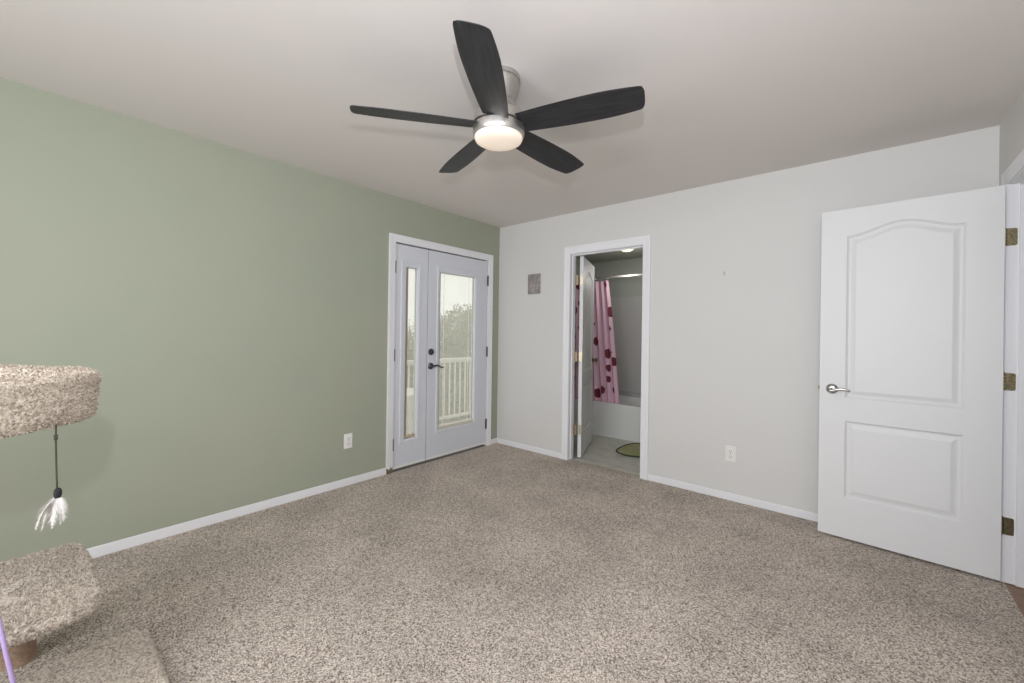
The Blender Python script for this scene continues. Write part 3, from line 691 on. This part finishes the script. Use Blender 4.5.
def carpeted(name, loops, n, length, m, parent, seed, cap0=True, cap1=True):
    """outward-wound loft (recalculated) with yarn on it"""
    bm = bmesh.new(); loft(bm, loops, cap0, cap1)
    # orient loops so that the tuft normals follow the mesh normals
    bm.normal_update(); f = bm.faces[0] if False else None
    A = np.array(loops); c = np.cross(A[0][1]-A[0][0], A[1][1]-A[0][0]); mid = A.mean(axis=(0, 1))
    flip = np.dot(c, A[0][0]-mid) < 0
    lo = [l[::-1] for l in loops] if flip else loops
    me = bpy.data.meshes.new(name); bm.to_mesh(me); bm.free(); nv0 = len(me.vertices)
    V0 = [tuple(v.co) for v in me.vertices]; F0 = [tuple(p.vertices) for p in me.polygons]; bpy.data.meshes.remove(me)
    Vs, Fs = tufts(lo, n, length, seed=seed)
    return pydata(name, V0 + [tuple(v) for v in Vs], F0 + [tuple(int(q)+nv0 for q in f) for f in Fs], m, parent)
CT = Vector((1.27, -3.52, 0.0))
cat = empty('cat_tree', CT, 'beige carpeted cat tree with round bed and lower step by the green wall', 'cat tree')
def rel(l): return [(x-CT.x, y-CT.y, z-CT.z) for x, y, z in l]
# base board
def base_outline(i):
    pts = [(0.925, -3.150), (0.925, -3.88), (1.620, -3.880), (1.620, -3.150)]
    q = (1.20, -3.52); out = []
    n = len(pts)
    for k in range(n):
        a, b = Vector((*pts[k], 0)), Vector((*pts[(k+1) % n], 0))
        for t in range(14): out.append(a.lerp(b, (t+0.3)/14.0))
    return [(q[0]+(p.x-q[0])*(1-i/0.4), q[1]+(p.y-q[1])*(1-i/0.4)) for p in out]
loops = [rel([(x, y, z) for x, y in base_outline(i)]) for i, z in ((0.0, 0.0), (-0.003, 0.012), (0.0, 0.024), (0.010, 0.030), (0.10, 0.031), (0.2, 0.031), (0.39, 0.031))]
carpeted('base', loops, 26000, 0.0045, M_worn, cat, 3)
# lower step: rounded board, worn top
sx = (0.800, -3.86, 1.235, -3.312); SZ = 0.35
def step_outline(i):
    pts = [(0.672, -3.56), (0.668, -3.45), (0.664, -3.36), (0.690, -3.328), (0.80, -3.314), (0.95, -3.309), (1.10, -3.306), (1.205, -3.309), (1.255, -3.335), (1.277, -3.41), (1.286, -3.52), (1.286, -3.64), (1.265, -3.72), (1.19, -3.755), (1.05, -3.76), (0.90, -3.76), (0.76, -3.755), (0.695, -3.73), (0.676, -3.66)]
    c = Vector((0.98, -3.54, 0)); out = []
    for p in smooth_closed([(x-c.x, y-c.y) for x, y in pts], 4):
        f = max(0.02, (p.length - i)/p.length); out.append((c.x+p.x*f, c.y+p.y*f))
    return out
loops = [rel([(x, y, z) for x, y in step_outline(i)]) for i, z in ((0.06, SZ-0.042), (0.012, SZ-0.040), (0.0, SZ-0.030), (-0.004, SZ-0.018), (0.0, SZ-0.006), (0.012, SZ), (0.08, SZ-0.002), (0.16, SZ-0.006), (0.24, SZ-0.008))]
carpeted('step', loops, 34000, 0.0055, M_worn, cat, 4)
# bed bowl
BC = (1.685, -3.612); BRR = 0.250; BZR = 1.142; BHH = 0.112
prof = [(0.05, BZR-BHH), (BRR-0.035, BZR-BHH), (BRR-0.014, BZR-BHH+0.006), (BRR-0.006, BZR-BHH+0.02), (BRR-0.004, BZR-0.03), (BRR+0.001, BZR-0.012), (BRR-0.006, BZR-0.002), (BRR-0.020, BZR), (BRR-0.034, BZR-0.006), (BRR-0.044, BZR-0.03), (BRR-0.055, BZR-0.075), (BRR-0.10, BZR-0.092), (0.05, BZR-0.094)]
loops = [rel([(BC[0]+r*math.cos(a), BC[1]+r*math.sin(a), z + 0.003*math.sin(3*a)+0.002*math.sin(7*a+1)) for a in [2*PI*k/72 for k in range(72)]]) for r, z in prof]
carpeted('bed', loops, 80000, 0.0042, M_shag, cat, 5)
def sisal_post(x, y, z0, z1, r=0.045):
    bm = bmesh.new(); n = int((z1-z0)/0.007); pr = [(0.0, z0)]
    for k in range(n):
        z = z0+0.007*k; pr += [(r-0.0022, z), (r-0.0004, z+0.0014), (r, z+0.0035), (r-0.0004, z+0.0056)]
    pr += [(r-0.0022, z1), (0, z1)]
    lathe(bm, pr, (x-CT.x, y-CT.y, 0), 24); obj('post', bm, M_sisal, cat, smooth=True)
sisal_post(0.785, -3.488, 0.0, SZ-0.036, 0.045)
sisal_post(1.555, -3.660, 0.030, BZR-BHH+0.004)
# feather toy on a cord under the bed
TP = Vector((1.855, -3.441, 1.028))
ty = empty('feather_toy', TP, 'white feather toy hanging on a dark cord below the cat bed', 'cat toy')
bm = bmesh.new(); tube(bm, [(0, 0, 0.012), (0.0005, 0, -0.02), (-0.0005, 0.001, -0.06), (0.001, 0.002, -0.10), (0.001, 0.003, -0.128)], 0.0016, 8)
for q in (-0.012, -0.018): lathe(bm, [(0.0, q+0.004), (0.0032, q+0.002), (0.0036, q), (0.0032, q-0.002), (0.0, q-0.004)], (0.001, 0, 0), 10)
obj('cord', bm, mat('dark_olive_cord', (0.055, 0.05, 0.032), 0.8), ty, smooth=True)
bm = bmesh.new(); lathe(bm, [(0.0, -0.124), (0.004, -0.125), (0.0062, -0.130), (0.0066, -0.138), (0.005, -0.145), (0.0, -0.147)], (0.001, 0.004, 0), 16)
obj('bead', bm, M_black, ty, smooth=True)
M_feath = mat('white_feather', (0.80, 0.78, 0.76), 0.8, noise=(50, (0.50, 0.46, 0.42), 0.55, 0.72)); M_quill = mat('brown_grey_feather', (0.30, 0.25, 0.21), 0.8, noise=(60, (0.7, 0.67, 0.64), 0.45, 0.6))
g = random.Random(4)
RX = Rv.copy()
def feather(ang, tilt, length, width, m):
    """a curved vane of barbs along a quill"""
    base = Vector((0.001, 0.004, -0.142)); n = 14; mid = []
    ax = Vector((math.cos(ang), math.sin(ang), 0))
    for i in range(n+1):
        t = i/n; sp_ = math.sin(tilt*(1-0.35*t))
        mid.append(base + ax*(length*t*sp_) + Vector((0, 0, -1))*(length*t*math.cos(tilt*(1-0.35*t)) * (0.6+0.4*t)))
    side = ax.cross(Vector((0, 0, 1))); V, Fc = [], []
    tube_b = bmesh.new(); tube(tube_b, mid, [0.0007*(1-0.7*i/n) for i in range(n+1)], 5)
    for v in tube_b.verts: V.append(tuple(v.co))
    tube_b.verts.index_update(); Fc += [tuple(v.index for v in f.verts) for f in tube_b.faces]; tube_b.free()
    for i in range(1, 70):
        t = i/70; p = mid[int(t*n)].lerp(mid[min(int(t*n)+1, n)], t*n-int(t*n)); d = (mid[min(int(t*n)+1, n)] - mid[int(t*n)]).normalized() if int(t*n) < n else Vector((0, 0, -1))
        wd = width*(math.sin(PI*min(t*0.9+0.12, 1))**0.7)*g.uniform(0.7, 1.15)
        for sd in (-1, 1):
            e = p + side*sd*wd + d*wd*1.3 + Vector((g.gauss(0, 0.0016), g.gauss(0, 0.0016), g.gauss(0, 0.0016)))
            k = len(V); V += [tuple(p - d*0.0006), tuple(p + d*0.0006), tuple(e)]; Fc.append((k, k+1, k+2))
    return pydata('feather', V, Fc, m, ty)
camr = math.atan2(Rv.y, Rv.x)
for a, t_, ln, wd, m in ((PI, 1.05, 0.064, 0.009, M_feath), (PI-0.25, 0.88, 0.068, 0.010, M_feath), (PI+0.3, 0.78, 0.074, 0.009, M_quill), (PI+0.1, 0.62, 0.074, 0.010, M_feath), (PI-0.4, 0.42, 0.068, 0.011, M_feath), (PI+0.2, 0.3, 0.072, 0.010, M_quill),
                         (0.5, 0.12, 0.062, 0.012, M_feath), (0.1, 0.40, 0.052, 0.010, M_feath), (-0.3, 0.70, 0.040, 0.009, M_feath), (-PI/2, 0.25, 0.066, 0.011, M_feath), (-PI/2-0.6, 0.5, 0.070, 0.009, M_quill), (-PI/2-0.8, 0.7, 0.070, 0.009, M_feath), (PI/2, 0.3, 0.062, 0.011, M_feath)):
    feather(camr + a, t_, ln, wd, m)
# lilac wand propped against the step
wd_ = empty('teaser_wand', (1.302, -3.470, 0.034), 'thin lilac wand leaning on the lower step of the cat tree', 'cat wand')
bm = bmesh.new(); tube(bm, [(0, 0, 0.004), (0.0, -0.002, 0.02), (0.001, -0.040, 0.27), (0.002, -0.075, 0.52)], [0.0048, 0.0055, 0.0052, 0.0046], 14)
obj('stick', bm, mat('lilac_plastic', (0.52, 0.39, 0.72), 0.45), wd_, smooth=True)
bm = bmesh.new(); lathe(bm, [(0.0, 0.0), (0.0075, 0.0), (0.0085, 0.006), (0.0075, 0.014), (0.0, 0.016)], (0, 0, 0), 16); obj('end_cap', bm, mat('violet_cap', (0.34, 0.2, 0.52), 0.5), wd_, smooth=True)

# ------------------------------------------------------------------ balcony and trees past the glazed door
M_deck = mat('pale_deck_paint', (0.62, 0.60, 0.54), 0.6, noise=(7, (0.5, 0.48, 0.43), 0.4, 0.7)); M_rail = mat('white_rail_paint', (0.82, 0.81, 0.76), 0.5)
struct('deck', boxes(*[((-1.52, -4.0+0.145*k, -0.14), (-0.14, -4.0+0.145*k+0.140, -0.10)) for k in range(55)]), M_deck, 'pale plank balcony deck outside the glazed door', 'balcony deck')
rl = empty('balcony_railing', (-1.44, 0.0, -0.10), 'white balcony railing of square pickets beyond the glass', 'railing')
obj('top_rail', boxes(((-0.045, -4.0, 0.928), (0.045, 3.97, 0.962)), ((-0.018, -4.0, 0.90), (0.018, 3.97, 0.928))), M_rail, rl, bevel=0.004)
obj('bottom_rail', boxes(((-0.016, -4.0, 0.09), (0.016, 3.97, 0.13))), M_rail, rl, bevel=0.004)
pk = obj('picket', boxes(((-0.008, -0.008, 0.13), (0.008, 0.008, 0.90))), M_rail, rl); pk.location = (0, -1.6, 0)
for k in range(1, 50):
    c = pk.copy(); COL.objects.link(c); c.parent = rl; c.location = (0, -1.6+0.102*k, 0)
ps = obj('post', boxes(((-0.045, -0.045, 0.0), (0.045, 0.045, 1.0)), ((-0.055, -0.055, 1.0), (0.055, 0.055, 1.02))), M_rail, rl, bevel=0.003); ps.location = (0, -3.95, 0)
for y in (-1.98, 3.92):
    c = ps.copy(); COL.objects.link(c); c.parent = rl; c.location = (0, y, 0)
# low white table on the balcony
tb = empty('patio_table', (-0.82, -0.42, -0.10), 'low white table on the balcony, seen through the narrow pane', 'patio table')
obj('table_top', boxes(((-0.25, -0.42, 0.60), (0.25, 0.04, 0.655))), M_rail, tb, bevel=0.008)
for x, y in ((-0.21, -0.38), (0.21, -0.38), (-0.21, 0.0), (0.21, 0.0)): obj('leg', boxes(((x-0.022, y-0.022, 0), (x+0.022, y+0.022, 0.60))), M_rail, tb, bevel=0.003)

struct('ground', boxes(((-60, -60, -3.3), (-0.3, 70, -3.2))), mat('dry_grass', (0.32, 0.31, 0.20), 0.95, noise=(0.8, (0.22, 0.24, 0.13), 0.4, 0.7)), 'dry grass ground far below the balcony', 'ground')
M_bark = mat('grey_bark', (0.16, 0.13, 0.10), 0.9, bump=(30, 0.6, 0.02))
def leaf_mat(n, a, b): return mat(n, a, 0.7, noise=(2.2, b, 0.35, 0.65))
def tree(x, y, top, rad, label, seed, lm, nleaf=18000):
    g = np.random.default_rng(seed); base = -3.2
    e = empty('tree', (x, y, base), label, 'tree', 'trees beyond the balcony')
    h = top-base; bm = bmesh.new(); tube(bm, [(0, 0, 0), (0.05, 0.03, h*0.3), (0, 0.1, h*0.6)], [0.17, 0.12, 0.07], 10)
    ends = []
    for k in range(9):
        a = 2*PI*k/9 + g.random(); z0_ = h*(0.22+0.4*g.random()); r1 = rad*(0.45+0.35*g.random()); z1_ = min(z0_+h*(0.15+0.25*g.random()), h*0.93)
        tube(bm, [(0.03, 0.05, z0_), (r1*0.5*math.cos(a), r1*0.5*math.sin(a), (z0_+z1_)/2+0.1), (r1*math.cos(a), r1*math.sin(a), z1_)], [0.05, 0.032, 0.012], 6); ends.append((r1*math.cos(a), r1*math.sin(a), z1_))
    obj('trunk', bm, M_bark, e, smooth=True)
    # leaf clusters
    cl = []
    for k in range(150):
        v = g.normal(0, 1, 3); v /= np.linalg.norm(v); q = 0.35+0.65*g.random()**0.5
        cl.append((v[0]*rad*q, v[1]*rad*q, h*0.58 + v[2]*h*0.40*q))
    cl = np.array(cl); i = g.integers(0, len(cl), nleaf); P = cl[i] + g.normal(0, 1, (nleaf, 3))*rad*0.12
    P[:, 2] = np.minimum(P[:, 2], h)
    d = g.normal(0, 1, (nleaf, 3)); d /= np.linalg.norm(d, axis=1)[:, None]; s = np.cross(d, g.normal(0, 1, (nleaf, 3))); s /= np.linalg.norm(s, axis=1)[:, None]
    ln = (0.055+0.05*g.random(nleaf))[:, None]; nn = np.cross(d, s)*ln*0.15
    V = np.stack([P, P+d*ln*0.5+s*ln*0.32+nn, P+d*ln, P+d*ln*0.5-s*ln*0.32+nn], 1).reshape(-1, 3); k = np.arange(nleaf)*4
    pydata('foliage', V, np.stack([k, k+1, k+2, k+3], 1), lm, e)
LA = leaf_mat('olive_leaves', (0.20, 0.22, 0.11), (0.30, 0.30, 0.18)); LB = leaf_mat('grey_green_leaves', (0.22, 0.24, 0.15), (0.32, 0.33, 0.22)); LC = leaf_mat('tan_green_leaves', (0.34, 0.32, 0.18), (0.24, 0.27, 0.12))
for x, y, top, r, lab, sd, lm in ((-6.1, 4.75, 1.85, 1.15, 'grey green tree behind the balcony pickets outside the wide pane', 2, LB),
                                  (-5.2, 2.05, 1.6, 0.85, 'tan green tree seen through the narrow pane', 3, LC), (-10.2, 8.7, 2.45, 1.55, 'olive tree farther back in the middle of the wide pane', 4, LA), (-10.2, 4.9, 2.3, 1.45, 'grey green tree farther back behind the tan green tree', 5, LB)):
    tree(x, y, top, r, lab, sd, lm)
